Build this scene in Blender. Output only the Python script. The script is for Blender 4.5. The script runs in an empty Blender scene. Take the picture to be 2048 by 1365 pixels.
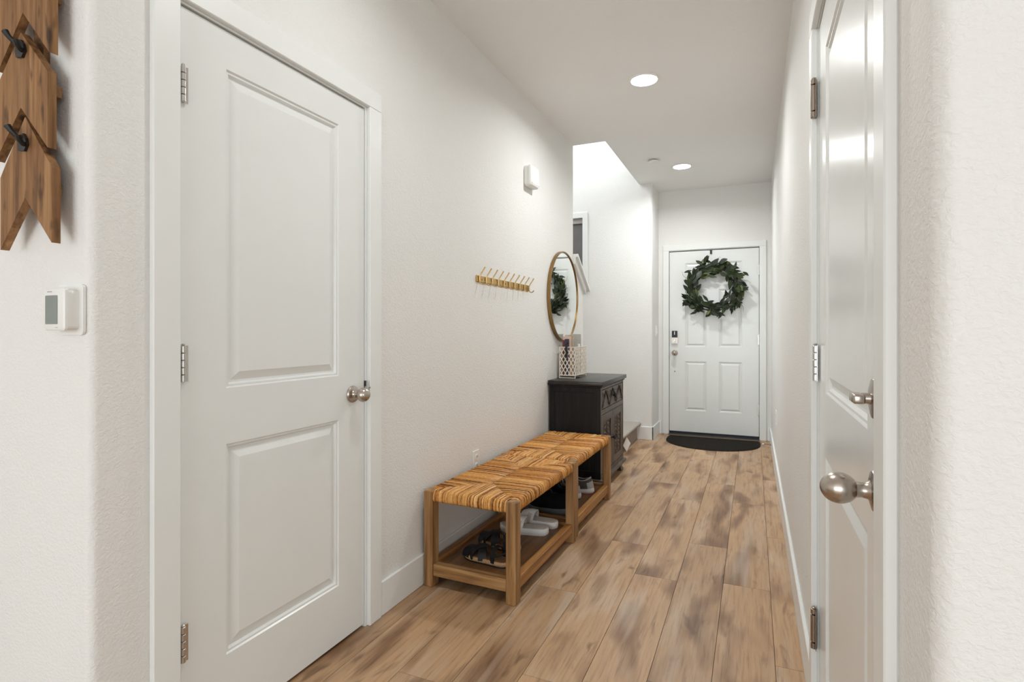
import bpy, bmesh, math, random
from mathutils import Vector, Matrix
random.seed(7)
PI = math.pi
scene = bpy.context.scene
C = scene.collection

# ------------------------------------------------------------------ camera, light, exposure
cam_d = bpy.data.cameras.new('camera'); cam = bpy.data.objects.new('camera', cam_d); C.objects.link(cam)
cam.location = (0, 0, 1.171)
cam.rotation_euler = (PI / 2, 0, 0.4134)
cam_d.sensor_width = 36.0
cam_d.lens = 1100 * 36.0 / 2048
cam_d.shift_y = -21.5 / 2048
cam_d.clip_start = 0.02
scene.camera = cam
scene.view_settings.view_transform = 'Standard'
scene.view_settings.look = 'None'
scene.view_settings.gamma = 1
scene.view_settings.use_curve_mapping = False
scene.view_settings.exposure = 0.21
scene.cycles.use_denoising = True
scene.cycles.max_bounces = 7
scene.cycles.diffuse_bounces = 6
scene.cycles.glossy_bounces = 3
scene.cycles.use_adaptive_sampling = True
scene.cycles.adaptive_threshold = 0.06
scene.cycles.adaptive_min_samples = 16
scene.cycles.sample_clamp_indirect = 6

world = bpy.data.worlds.new('sky'); scene.world = world; world.use_nodes = True
wn = world.node_tree.nodes['Background']
wn.inputs[0].default_value = (0.86, 0.93, 1.0, 1); wn.inputs[1].default_value = 0.6

def area(name, loc, rot, sx, sy, power, col=(1, 1, 1)):
    d = bpy.data.lights.new(name, 'AREA'); d.shape = 'RECTANGLE'; d.size = sx; d.size_y = sy
    d.energy = power; d.color = col
    o = bpy.data.objects.new(name, d); C.objects.link(o); o.location = loc; o.rotation_euler = rot
    return o
# daylight: the wide patio window behind the camera, the side window of that room, plus an added, unseen light high over the stairs
area('patio_window_daylight', (-0.9, -4.86, 1.25), (PI / 2, 0, 0), 4.4, 2.2, 128, (0.885, 0.965, 1.0))
area('side_window_daylight', (3.36, -2.4, 1.45), (PI / 2, 0, PI / 2), 2.6, 1.6, 40, (0.885, 0.965, 1.0))
area('stair_fill_light', (-2.86, 5.0, 4.2), (PI / 2, 0, -PI / 2), 1.3, 1.4, 72, (0.92, 0.975, 1.0))

# ------------------------------------------------------------------ materials
def new_mat(name):
    m = bpy.data.materials.new(name); m.use_nodes = True
    nt = m.node_tree; b = nt.nodes['Principled BSDF']
    return m, nt, b
def lk(nt, a, b): nt.links.new(a, b)
def nd(nt, t, **kw):
    n = nt.nodes.new(t)
    for k, v in kw.items(): setattr(n, k, v)
    return n
def noise(nt, vec, scale, detail=3, rough=0.5, dist=0.0):
    n = nd(nt, 'ShaderNodeTexNoise'); n.inputs['Scale'].default_value = scale
    n.inputs['Detail'].default_value = detail; n.inputs['Roughness'].default_value = rough
    n.inputs['Distortion'].default_value = dist
    if vec is not None: lk(nt, vec, n.inputs['Vector'])
    return n
def mapping(nt, vec, scale):
    n = nd(nt, 'ShaderNodeVectorMath', operation='MULTIPLY'); lk(nt, vec, n.inputs[0]); n.inputs[1].default_value = scale
    return n.outputs[0]
def ramp(nt, fac, stops):
    n = nd(nt, 'ShaderNodeValToRGB'); e = n.color_ramp.elements
    while len(e) > len(stops): e.remove(e[-1])
    while len(e) < len(stops): e.new(0.5)
    for i, (p, c) in enumerate(stops):
        e[i].position = p; e[i].color = (c[0], c[1], c[2], 1) if len(c) == 3 else c
    lk(nt, fac, n.inputs[0]); return n.outputs[0]
def mixc(nt, fac, a, b, mode='MIX'):
    n = nd(nt, 'ShaderNodeMix', data_type='RGBA', blend_type=mode)
    for i, v in ((0, fac), (6, a), (7, b)):
        if isinstance(v, (int, float)): n.inputs[i].default_value = v
        elif isinstance(v, tuple): n.inputs[i].default_value = (v[0], v[1], v[2], 1)
        else: lk(nt, v, n.inputs[i])
    return n.outputs[2]
def bump(nt, b, h, strength, dist):
    n = nd(nt, 'ShaderNodeBump'); n.inputs['Strength'].default_value = strength; n.inputs['Distance'].default_value = dist
    lk(nt, h, n.inputs['Height']); lk(nt, n.outputs[0], b.inputs['Normal'])

def plain(name, col, rough=0.5, metal=0.0, var=0.04, scale=30, bmp=0.0, spec=0.5):
    m, nt, b = new_mat(name)
    tc = nd(nt, 'ShaderNodeTexCoord').outputs['Object']
    n = noise(nt, tc, scale, 3)
    c = ramp(nt, n.outputs[0], [(0.3, tuple(x * (1 - var) for x in col)), (0.7, tuple(min(1, x * (1 + var)) for x in col))])
    lk(nt, c, b.inputs['Base Color']); b.inputs['Roughness'].default_value = rough; b.inputs['Metallic'].default_value = metal; b.inputs['Specular IOR Level'].default_value = spec
    if bmp: bump(nt, b, n.outputs[0], bmp, 0.002)
    return m

def wall_mat(name, col, strength, scale):
    m, nt, b = new_mat(name)
    geo = nd(nt, 'ShaderNodeNewGeometry').outputs['Position']
    v = mapping(nt, geo, (1, 1, 1.25))
    n = noise(nt, v, scale, 3, 0.55, 0.4)
    n2 = noise(nt, geo, 1.7, 2)
    h = ramp(nt, n.outputs[0], [(0.38, (0, 0, 0)), (0.62, (1, 1, 1))])
    c = ramp(nt, n2.outputs[0], [(0.3, tuple(x * 0.985 for x in col)), (0.7, col)])
    lk(nt, c, b.inputs['Base Color']); b.inputs['Roughness'].default_value = 0.62
    bump(nt, b, h, strength, 0.0022)
    return m

def wood(name, axis, dark, mid, light, rough=0.45, fine=1.0, knots=0.0, spec=0.4):
    """procedural timber with the grain along one local axis"""
    m, nt, b = new_mat(name)
    tc = nd(nt, 'ShaderNodeTexCoord').outputs['Object']
    inf = nd(nt, 'ShaderNodeObjectInfo')
    off = nd(nt, 'ShaderNodeVectorMath', operation='SCALE'); off.inputs[0].default_value = (7.3, 5.1, 3.7)
    lk(nt, inf.outputs['Random'], off.inputs['Scale'])
    ad = nd(nt, 'ShaderNodeVectorMath', operation='ADD'); lk(nt, tc, ad.inputs[0]); lk(nt, off.outputs[0], ad.inputs[1])
    s = [42 * fine] * 3; s[axis] = 2.2 * fine
    n1 = noise(nt, mapping(nt, ad.outputs[0], tuple(s)), 1.0, 5, 0.6, 0.3)
    s2 = [9 * fine] * 3; s2[axis] = 1.6 * fine
    n2 = noise(nt, mapping(nt, ad.outputs[0], tuple(s2)), 1.0, 3, 0.55, 0.8)
    c = ramp(nt, n1.outputs[0], [(0.28, dark), (0.47, mid), (0.72, light)])
    f = ramp(nt, n2.outputs[0], [(0.35, (0, 0, 0)), (0.72, (1, 1, 1))])
    c = mixc(nt, f, c, mixc(nt, 0.35, c, dark))
    if knots:
        s3 = [26] * 3; s3[axis] = 8
        n3 = noise(nt, mapping(nt, ad.outputs[0], tuple(s3)), 1.0, 2, 0.5)
        k = ramp(nt, n3.outputs[0], [(0.60, (0, 0, 0)), (0.70, (knots, knots, knots))])
        c = mixc(nt, k, c, tuple(x * 0.25 for x in dark))
    lk(nt, c, b.inputs['Base Color']); b.inputs['Roughness'].default_value = rough; b.inputs['Specular IOR Level'].default_value = spec
    bump(nt, b, n1.outputs[0], 0.15, 0.002)
    return m

def plank_mat():
    m, nt, b = new_mat('plank_oak')
    pos = nd(nt, 'ShaderNodeNewGeometry').outputs['Position']
    inf = nd(nt, 'ShaderNodeObjectInfo')
    off = nd(nt, 'ShaderNodeVectorMath', operation='SCALE'); off.inputs[0].default_value = (13.7, 61.3, 0)
    lk(nt, inf.outputs['Random'], off.inputs['Scale'])
    ad = nd(nt, 'ShaderNodeVectorMath', operation='ADD'); lk(nt, pos, ad.inputs[0]); lk(nt, off.outputs[0], ad.inputs[1])
    P = ad.outputs[0]
    warm = ramp(nt, noise(nt, mapping(nt, P, (6, 1.3, 1)), 1.0, 3, 0.55, 0.5).outputs[0],
                [(0.28, (0.455, 0.278, 0.148)), (0.5, (0.435, 0.270, 0.148)), (0.72, (0.50, 0.355, 0.238))])
    fine = noise(nt, mapping(nt, P, (75, 4.2, 1)), 1.0, 5, 0.65, 0.5)
    fr = ramp(nt, fine.outputs[0], [(0.30, (0.64, 0.59, 0.55)), (0.48, (1, 1, 1)), (0.72, (1.14, 1.15, 1.16))])
    c = mixc(nt, 1.0, warm, fr, 'MULTIPLY')
    blot = noise(nt, mapping(nt, P, (8.0, 2.3, 1)), 1.0, 2, 0.4, 0.25)
    bf = ramp(nt, blot.outputs[0], [(0.49, (0, 0, 0)), (0.68, (1, 1, 1))])
    c = mixc(nt, bf, c, mixc(nt, 1.0, c, (0.46, 0.375, 0.31), 'MULTIPLY'))
    kn = noise(nt, mapping(nt, P, (14, 4.5, 1)), 1.0, 2, 0.5, 0.6)
    kf = ramp(nt, kn.outputs[0], [(0.63, (0, 0, 0)), (0.75, (0.85, 0.85, 0.85))])
    c = mixc(nt, kf, c, mixc(nt, 1.0, c, (0.42, 0.36, 0.32), 'MULTIPLY'))
    pale = noise(nt, mapping(nt, P, (10, 0.9, 1)), 1.0, 2, 0.5, 0.2)
    pf = ramp(nt, pale.outputs[0], [(0.56, (0, 0, 0)), (0.74, (0.55, 0.55, 0.55))])
    c = mixc(nt, pf, c, (0.56, 0.455, 0.370))
    tone = ramp(nt, inf.outputs['Random'], [(0.0, (0.90, 0.89, 0.88)), (1.0, (1.08, 1.08, 1.09))])
    c = mixc(nt, 1.0, c, tone, 'MULTIPLY')
    lk(nt, c, b.inputs['Base Color']); b.inputs['Roughness'].default_value = 0.42
    bump(nt, b, fine.outputs[0], 0.12, 0.0015)
    return m

def rush_mat():
    m, nt, b = new_mat('rush')
    at = nd(nt, 'ShaderNodeAttribute', attribute_name='tone')
    tc = nd(nt, 'ShaderNodeTexCoord').outputs['Object']
    n = noise(nt, tc, 70, 3, 0.6)
    a = nd(nt, 'ShaderNodeMath', operation='MULTIPLY_ADD'); lk(nt, n.outputs[0], a.inputs[0]); a.inputs[1].default_value = 0.55
    lk(nt, at.outputs['Fac'], a.inputs[2])
    c = ramp(nt, a.outputs[0], [(0.24, (0.11, 0.038, 0.007)), (0.42, (0.42, 0.160, 0.028)), (0.66, (0.65, 0.295, 0.062)), (0.95, (0.80, 0.53, 0.22))])
    lk(nt, c, b.inputs['Base Color']); b.inputs['Roughness'].default_value = 0.55
    bump(nt, b, n.outputs[0], 0.3, 0.002)
    return m

M = {}
M['wall'] = wall_mat('wall_paint', (0.785, 0.775, 0.754), 0.34, 105)
M['ceil'] = wall_mat('ceiling_paint', (0.85, 0.845, 0.835), 0.22, 120)
M['trim'] = plain('trim_paint', (0.79, 0.80, 0.785), 0.36, 0, 0.01, 6)
M['door'] = plain('door_paint', (0.765, 0.775, 0.76), 0.24, 0, 0.01, 6)
M['plank'] = plank_mat()
M['subfloor'] = plain('dark_subfloor', (0.12, 0.085, 0.06), 0.8)  # dark subfloor that shows in the plank joints
M['nickel'] = plain('satin_nickel', (0.50, 0.445, 0.395), 0.27, 1.0, 0.03, 40)
M['bronze'] = plain('hinge_bronze', (0.36, 0.30, 0.25), 0.34, 1.0, 0.05, 40)
M['chrome'] = plain('steel', (0.62, 0.60, 0.57), 0.25, 1.0, 0.03, 40)
M['brass'] = plain('brushed_brass', (0.62, 0.42, 0.17), 0.30, 1.0, 0.04, 60)
M['darkbrass'] = plain('aged_brass', (0.30, 0.185, 0.075), 0.36, 1.0, 0.06, 40)
M['mirror'] = plain('mirror_glass', (0.90, 0.91, 0.90), 0.01, 1.0, 0.0, 2)
M['black'] = plain('black_metal', (0.012, 0.012, 0.013), 0.4, 0, 0.1)
M['blackleather'] = plain('black_leather', (0.010, 0.010, 0.011), 0.55, 0, 0.2, 60, 0.2, 0.3)
M['suede'] = plain('black_suede', (0.007, 0.007, 0.009), 0.9, 0, 0.2, 80, 0.2, 0.1)
M['plastic'] = plain('white_plastic', (0.80, 0.795, 0.77), 0.35, 0, 0.01)
M['plasticgap'] = plain('plastic_slot', (0.12, 0.12, 0.115), 0.6)
M['lcd'] = plain('lcd_screen', (0.215, 0.245, 0.225), 0.22, 0, 0.06, 12)
M['carpet'] = plain('stair_carpet', (0.36, 0.32, 0.285), 0.95, 0, 0.28, 160, 0.8)
M['riser'] = plain('riser_carpet', (0.30, 0.245, 0.20), 0.95, 0, 0.2, 160, 0.6)
M['mat'] = plain('coir_mat', (0.022, 0.019, 0.016), 0.95, 0, 0.6, 220, 0.9, 0.05)
M['matedge'] = plain('mat_edge', (0.018, 0.016, 0.014), 0.9, spec=0.1)
M['blind'] = plain('grey_blind', (0.155, 0.145, 0.142), 0.6, 0, 0.06, 4)
M['glass'] = plain('window_glass', (0.10, 0.10, 0.105), 0.08)
M['rush'] = rush_mat()
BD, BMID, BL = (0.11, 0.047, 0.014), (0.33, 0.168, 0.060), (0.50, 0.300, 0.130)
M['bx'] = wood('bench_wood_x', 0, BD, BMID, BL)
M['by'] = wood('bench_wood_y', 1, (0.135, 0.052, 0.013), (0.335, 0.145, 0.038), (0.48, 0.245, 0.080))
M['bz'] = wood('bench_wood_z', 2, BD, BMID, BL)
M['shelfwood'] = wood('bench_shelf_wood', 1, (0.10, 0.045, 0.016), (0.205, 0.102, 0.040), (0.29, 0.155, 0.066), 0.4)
M['arrow'] = wood('arrow_wood', 2, (0.075, 0.030, 0.010), (0.255, 0.122, 0.044), (0.42, 0.235, 0.100), 0.6, 1.3, 0.85)
M['arrowback'] = wood('arrow_strip', 0, (0.08, 0.035, 0.014), (0.20, 0.10, 0.038), (0.30, 0.17, 0.07), 0.6)
M['cabx'] = wood('cabinet_top_wood', 1, (0.011, 0.008, 0.007), (0.020, 0.015, 0.0125), (0.033, 0.026, 0.021), 0.30)
M['cabz'] = wood('cabinet_wood', 2, (0.006, 0.005, 0.0045), (0.011, 0.009, 0.008), (0.022, 0.018, 0.016), 0.5, 1.0, 0.0, 0.22)
M['cablit'] = wood('cabinet_wood_lit', 2, (0.045, 0.031, 0.022), (0.085, 0.062, 0.046), (0.135, 0.103, 0.080), 0.40)  # same stain as the sides; front sheen put into the colour
M['carvelit'] = plain('cabinet_carving_lit', (0.100, 0.068, 0.047), 0.42, 0, 0.35, 30)  # carving too is coloured lighter for the sheen
M['gapblack'] = plain('gap_black', (0.010, 0.008, 0.007), 0.7)  # near-black for cabinet grooves and the shade in door gaps
M['ivorymetal'] = plain('ivory_metal', (0.74, 0.66, 0.56), 0.45, 0, 0.03)
M['cork'] = plain('cork', (0.42, 0.25, 0.125), 0.75, 0, 0.2, 150, 0.3)
M['footbed'] = plain('brown_footbed', (0.17, 0.085, 0.04), 0.6, 0, 0.2, 60)
M['slidewhite'] = plain('white_rubber', (0.78, 0.775, 0.76), 0.45, 0, 0.03)
M['slidebed'] = plain('pale_footbed', (0.57, 0.535, 0.505), 0.7, 0, 0.08, 60)
M['greymesh'] = plain('grey_knit', (0.085, 0.078, 0.072), 0.85, 0, 0.3, 240, 0.5)
M['greytrim'] = plain('light_grey_trim', (0.36, 0.35, 0.34), 0.6)
M['darkfoam'] = plain('dark_foam', (0.02, 0.02, 0.022), 0.7)
M['whitefoam'] = plain('white_foam', (0.66, 0.645, 0.63), 0.6, 0, 0.05)
M['greyfoam'] = plain('blue_grey_foam', (0.30, 0.335, 0.38), 0.6, 0, 0.05)
M['redrubber'] = plain('red_rubber', (0.42, 0.10, 0.07), 0.6)
M['greysole'] = plain('grey_sole', (0.10, 0.105, 0.105), 0.7)
M['paper'] = plain('white_paper', (0.83, 0.82, 0.80), 0.7, 0, 0.02)
M['pinkcard'] = plain('pink_card', (0.62, 0.44, 0.36), 0.7, 0, 0.06)
M['tancard'] = plain('tan_card', (0.50, 0.40, 0.30), 0.7, 0, 0.25, 25)
M['greycard'] = plain('grey_card', (0.42, 0.40, 0.37), 0.7, 0, 0.05)
M['navy'] = plain('navy_card', (0.035, 0.03, 0.06), 0.5)
M['burgundy'] = plain('burgundy_cover', (0.14, 0.035, 0.045), 0.5)
M['leafdark'] = plain('dark_green_leaf', (0.015, 0.024, 0.009), 0.5, 0, 0.4, 20, 0, 0.3)
M['leafmid'] = plain('green_leaf', (0.030, 0.045, 0.016), 0.5, 0, 0.35, 20, 0, 0.3)
M['leaflight'] = plain('pale_green_leaf', (0.100, 0.125, 0.040), 0.5, 0, 0.3, 20, 0, 0.3)
M['leafblue'] = plain('grey_green_leaf', (0.030, 0.040, 0.028), 0.45, 0, 0.3, 20, 0, 0.35)
M['twig'] = plain('twig', (0.035, 0.024, 0.016), 0.8, 0, 0.3, 40)
M['twigtan'] = plain('tan_twig', (0.24, 0.18, 0.10), 0.8)
M['sill'] = plain('dark_sill', (0.012, 0.012, 0.018), 0.45)
M['sillwood'] = plain('sill_strip', (0.13, 0.085, 0.055), 0.5)
def emit(name, col, s):
    m, nt, b = new_mat(name); b.inputs['Base Color'].default_value = (*col, 1)
    b.inputs['Emission Color'].default_value = (*col, 1); b.inputs['Emission Strength'].default_value = s
    return m
M['lens'] = emit('lamp_lens', (1.0, 0.985, 0.95), 14)

# ------------------------------------------------------------------ mesh builders
class MB:
    def __init__(s): s.bm = bmesh.new()
    def box(s, x0, x1, y0, y1, z0, z1, bev=0.0, seg=1):
        if x0 > x1: x0, x1 = x1, x0
        if y0 > y1: y0, y1 = y1, y0
        if z0 > z1: z0, z1 = z1, z0
        v = [s.bm.verts.new(p) for p in ((x0, y0, z0), (x1, y0, z0), (x1, y1, z0), (x0, y1, z0), (x0, y0, z1), (x1, y0, z1), (x1, y1, z1), (x0, y1, z1))]
        fs = [s.bm.faces.new([v[i] for i in f]) for f in ((3, 2, 1, 0), (4, 5, 6, 7), (0, 1, 5, 4), (1, 2, 6, 5), (2, 3, 7, 6), (3, 0, 4, 7))]
        if bev > 0:
            es = list({e for f in fs for e in f.edges})
            bmesh.ops.bevel(s.bm, geom=es, offset=bev, segments=seg, profile=0.5, affect='EDGES')
        return s
    def obox(s, c, ax, ay, az, hx, hy, hz):
        c = Vector(c); ax, ay, az = Vector(ax).normalized() * hx, Vector(ay).normalized() * hy, Vector(az).normalized() * hz
        v = [s.bm.verts.new(c + i * ax + j * ay + k * az) for k in (-1, 1) for j, i in ((-1, -1), (-1, 1), (1, 1), (1, -1))]
        for f in ((3, 2, 1, 0), (4, 5, 6, 7), (0, 1, 5, 4), (1, 2, 6, 5), (2, 3, 7, 6), (3, 0, 4, 7)): s.bm.faces.new([v[i] for i in f])
        return s
    def loft(s, rings, closed=True, cap0=False, cap1=False):
        rows = [[s.bm.verts.new(p) for p in r] for r in rings]
        n = len(rows[0])
        for a, b in zip(rows, rows[1:]):
            for i in range(n if closed else n - 1):
                j = (i + 1) % n
                s.bm.faces.new((a[i], a[j], b[j], b[i]))
        if cap0: s.bm.faces.new(list(reversed(rows[0])))
        if cap1: s.bm.faces.new(rows[-1])
        return s
    def prism(s, poly, f, d0, d1):
        return s.loft([[f(u, v, d0) for u, v in poly], [f(u, v, d1) for u, v in poly]], True, True, True)
    def tube(s, pts, r, seg=6, closed=False, caps=True, flat=None):
        pts = [Vector(p) for p in pts]; n = len(pts)
        rs = r if isinstance(r, (list, tuple)) else [r] * n
        rings = []; up = None
        for i in range(n):
            if closed: t = pts[(i + 1) % n] - pts[i - 1]
            else: t = pts[min(i + 1, n - 1)] - pts[max(i - 1, 0)]
            t.normalize()
            if up is None:
                up = Vector((0, 0, 1)) if abs(t.z) < 0.9 else Vector((1, 0, 0))
            up = (up - t * up.dot(t)).normalized(); sd = t.cross(up)
            rings.append([pts[i] + (math.cos(2 * PI * k / seg) * sd + math.sin(2 * PI * k / seg) * up) * rs[i] for k in range(seg)])
        if closed: rings.append(rings[0])
        return s.loft(rings, True, caps and not closed, caps and not closed)
    def lathe(s, prof, o, axis, seg=24):
        o = Vector(o); a = Vector(axis).normalized()
        u = (Vector((0, 0, 1)) if abs(a.z) < 0.9 else Vector((1, 0, 0))); u = (u - a * u.dot(a)).normalized(); w = a.cross(u)
        rings = [[o + a * h + (u * math.cos(2 * PI * k / seg) + w * math.sin(2 * PI * k / seg)) * max(r, 1e-5) for k in range(seg)] for r, h in prof]
        return s.loft(rings, True, True, True)
    def mesh(s, name, mat, smooth=True, ang=35):
        bmesh.ops.remove_doubles(s.bm, verts=s.bm.verts, dist=1e-6)
        bmesh.ops.recalc_face_normals(s.bm, faces=s.bm.faces)
        me = bpy.data.meshes.new(name); s.bm.to_mesh(me); s.bm.free()
        if smooth:
            me.polygons.foreach_set('use_smooth', [True] * len(me.polygons)); me.set_sharp_from_angle(angle=math.radians(ang))
        me.materials.append(mat); return me
    def build(s, name, mat, parent=None, smooth=True, kind=None, ang=35):
        me = s.mesh(name, M[mat], smooth, ang)
        o = bpy.data.objects.new(name, me); C.objects.link(o)
        if parent: o.parent = parent
        if kind: o['kind'] = kind
        return o
def inst(name, me, parent, mat4=None):
    o = bpy.data.objects.new(name, me); C.objects.link(o); o.parent = parent
    if mat4 is not None: o.matrix_basis = mat4
    return o
def empty(name, loc=(0, 0, 0), rz=0):
    o = bpy.data.objects.new(name, None); C.objects.link(o); o.location = loc; o.rotation_euler = (0, 0, rz); o.empty_display_size = 0.05
    return o
def tag(o, label, cat, group=None):
    o['label'] = label; o['category'] = cat
    if group: o['group'] = group
    return o
def thing(name, label, cat, loc=(0, 0, 0), rz=0, group=None): return tag(empty(name, loc, rz), label, cat, group)
def struct(o, label=None):
    o['kind'] = 'structure'
    if label: o['label'] = label
    return o
def rrect(x0, x1, y0, y1, r, n=5):
    p = []
    for cx, cy, a in ((x1 - r, y1 - r, 0), (x0 + r, y1 - r, 90), (x0 + r, y0 + r, 180), (x1 - r, y0 + r, 270)):
        for i in range(n + 1):
            t = math.radians(a + 90 * i / n); p.append((cx + r * math.cos(t), cy + r * math.sin(t)))
    return p

# ------------------------------------------------------------------ dimensions of the hall
XL, XR = -1.404, 0.173          # left and right wall faces
YF = 6.413                      # front door wall
H = 2.74
YW = 0.77                       # where the left wall turns towards the living room
YWR = 0.70
Y1, Y2 = 4.49, 5.97             # stair opening
XC = -0.988                     # corner of the wall beyond the stairs
XO = -1.124                     # edge of the ceiling opening
T = 0.12

# floor
fl = MB().box(-4.2, 3.4, -5.0, 0.75, -0.05, 0.0).build('floor', 'plank', None, False); struct(fl)
fh = MB().box(XL - 1.7, XR + 0.1, 0.75, YF + 0.1, -0.05, -0.006).build('floor_hall', 'subfloor', None, False); struct(fh)
rows = {  # seams along the hall, and one end joint of each row
    0: (0.07, 0.185, 2.126), 1: (-0.1275, 0.07, 2.724), 2: (-0.325, -0.1275, 3.165), 3: (-0.5225, -0.325, 2.66),
    4: (-0.72, -0.5225, 3.031), 5: (-0.9175, -0.72, 2.36), 6: (-1.115, -0.9175, 1.572), 7: (-1.3125, -1.115, 2.16), 8: (-1.52, -1.3125, 1.30)}
PL = 1.302
for k, (xa, xb, y0) in rows.items():
    js = [0.75] + [y0 + PL * i for i in range(-2, 6) if 0.80 < y0 + PL * i < YF] + [YF + 0.06]
    for a, b in zip(js, js[1:]):
        g = 0.0007
        MB().box(xa + g, xb - g, a + g, b - g, -0.006, 0.0, 0.0006).build('plank', 'plank', fh, False)
# walls
def round_corner(mb, pts, z0, z1):
    mb.loft([[(x, y, z0) for x, y in pts], [(x, y, z1) for x, y in pts]], True, True, True)
R = 0.022
w = MB()
arc = [(XL - R + R * math.sin(t), YW + R - R * math.cos(t)) for t in [PI / 2 * i / 6 for i in range(7)]]
round_corner(w, [(-4.2, YW)] + arc + [(XL, YW + T), (-4.2, YW + T)], 0, H)
struct(w.build('wall_front_left', 'wall'))
w = MB()
arc = [(XR + R - R * math.sin(t), YWR + R - R * math.cos(t)) for t in [PI / 2 * i / 6 for i in range(7)]]
round_corner(w, [(3.4, YWR)] + arc + [(XR, YWR + T), (3.4, YWR + T)], 0, H)
struct(w.build('wall_front_right', 'wall'))
w = MB()   # left wall, closet door opening, sloped half wall by the stairs
D1a, D1b, DH = 0.966, 1.776, 2.066
w.box(XL - T, XL, YW + T, D1a, 0, H); w.box(XL - T, XL, D1a, D1b, DH, H)
pts = [(D1b, 0), (4.79, 0), (4.79, 1.545), (Y1, 1.765), (Y1, H), (D1b, H)]
w.prism(pts, lambda u, v, d: (d, u, v), XL - T, XL)
struct(w.build('wall_left', 'wall', None, False))
w = MB()
D3a, D3b = 0.908, 1.846
w.box(XR, XR + T, YWR + T, D3a, 0, H); w.box(XR, XR + T, D3a, D3b, DH, H); w.box(XR, XR + T, D3b, YF + T, 0, H)
struct(w.build('wall_right', 'wall', None, False))
w = MB()
DFa, DFb = -0.882, 0.070
w.box(XC - 0.2, DFa, YF, YF + T, 0, H); w.box(DFb, XR + T, YF, YF + T, 0, H); w.box(DFa, DFb, YF, YF + T, DH + 0.012, H)
struct(w.build('wall_far', 'wall', None, False))
w = MB()   # wall beyond the stairs with its rounded corner, and its window opening
arc = [(XC - R + R * math.sin(t), Y2 + R - R * math.cos(t)) for t in [PI / 2 * i / 6 for i in range(7)]]
W1 = (-2.62, -1.752, 1.66, 2.432)
round_corner(w, [(W1[1], Y2)] + arc + [(XC, YF), (XC - T, YF), (XC - T, Y2 + T), (W1[1], Y2 + T)], 0, H)
w.box(W1[1], XO, Y2, Y2 + T, H, 5.3); w.box(-3.0, W1[0], Y2, Y2 + T, 0, 5.3)
w.box(W1[0], W1[1], Y2, Y2 + T, 0, W1[2]); w.box(W1[0], W1[1], Y2, Y2 + T, W1[3], 5.3)
struct(w.build('wall_stair', 'wall'))
w = MB()   # stairwell enclosure: outer wall with an added opening for the stair light, rear, and the floor edge above the hall
w.box(-3.0, -2.88, 1.9, Y2, 0, 3.45); w.box(-3.0, -2.88, 1.9, Y2, 4.95, 5.3); w.box(-3.0, -2.88, 1.9, 4.3, 3.45, 4.95); w.box(-3.0, -2.88, 5.7, Y2, 3.45, 4.95)
w.box(-3.0, XL - T, 1.78, 1.9, 0, 5.3); w.box(XO, XO + T, Y1 - T, Y2 + T, H + 0.02, 5.3); w.box(XL - T, XO, Y1 - T, Y1, H + 0.02, 5.3)
w.box(XL - T, XL, 1.9, Y1, H, 5.3)
struct(w.build('wall_stairwell', 'wall', None, False))
w = MB().box(-3.0, XO + T, 1.78, Y2 + T, 5.3, 5.4); struct(w.build('ceiling_upper', 'ceil', None, False))
w = MB()   # living room behind the camera, with its patio and side window openings
w.box(-4.2, -3.1, -5.0, -4.88, 0, H); w.box(1.3, 3.4, -5.0, -4.88, 0, H); w.box(-3.1, 1.3, -5.0, -4.88, 2.35, H); w.box(-3.1, 1.3, -5.0, -4.88, 0, 0.12)
struct(w.build('wall_back', 'wall', None, False))
w = MB().box(-4.32, -4.2, -5.0, YW + T, 0, H); struct(w.build('wall_room_left', 'wall', None, False))
w = MB()
w.box(3.4, 3.52, -5.0, -3.7, 0, H); w.box(3.4, 3.52, -1.1, YWR + T, 0, H); w.box(3.4, 3.52, -3.7, -1.1, 0, 0.65); w.box(3.4, 3.52, -3.7, -1.1, 2.25, H)
struct(w.build('wall_room_right', 'wall', None, False))
w = MB()
w.box(-4.32, 3.52, -5.0, YWR + T, H, H + 0.2); w.box(XL - T, XR + T, YWR + T, Y1, H, H + 0.2); w.box(XO, XR + T, Y1, YF + T, H, H + 0.2)
w.box(-4.32, XL, YWR + T, YW + T, H, H + 0.2)
struct(w.build('ceiling', 'ceil', None, False))
# patio window frame behind the camera
pw = struct(empty('window_2', (-0.9, -4.88, 0.12)))
m = MB()
for x in (-2.2, -0.73, 0.73, 2.2): m.box(x - 0.035, x + 0.035, -0.03, 0.03, 0, 2.23)
m.build('window_mullions', 'trim', pw, False)

# ------------------------------------------------------------------ baseboards and door casings
BH, BT = 0.14, 0.014
def baseboard(name, x0, x1, y0, y1):
    o = MB().box(x0, x1, y0, y1, 0, BH, 0.003).build(name, 'trim', None, False); return struct(o)
baseboard('baseboard_left', XL, XL + BT, 1.846, 4.79)
baseboard('baseboard_right', XR - BT, XR, 1.914, YF)
baseboard('baseboard_far', XC, DFa - 0.072, YF - BT, YF)
baseboard('baseboard_far_right', DFb + 0.068, XR - BT, YF - BT, YF)
baseboard('baseboard_return', XC, XC + BT, Y2 - BT, YF - BT)
baseboard('baseboard_stair', -1.16, XC + BT, Y2 - BT, Y2)
baseboard('baseboard_front_left', -4.2, XL + BT, YW - BT, YW)
baseboard('baseboard_corner_left', XL, XL + BT, YW, 0.898)
baseboard('baseboard_front_right', XR - BT, 3.4, YWR - BT, YWR)
baseboard('baseboard_corner_right', XR - BT, XR, YWR, 0.84)

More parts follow.
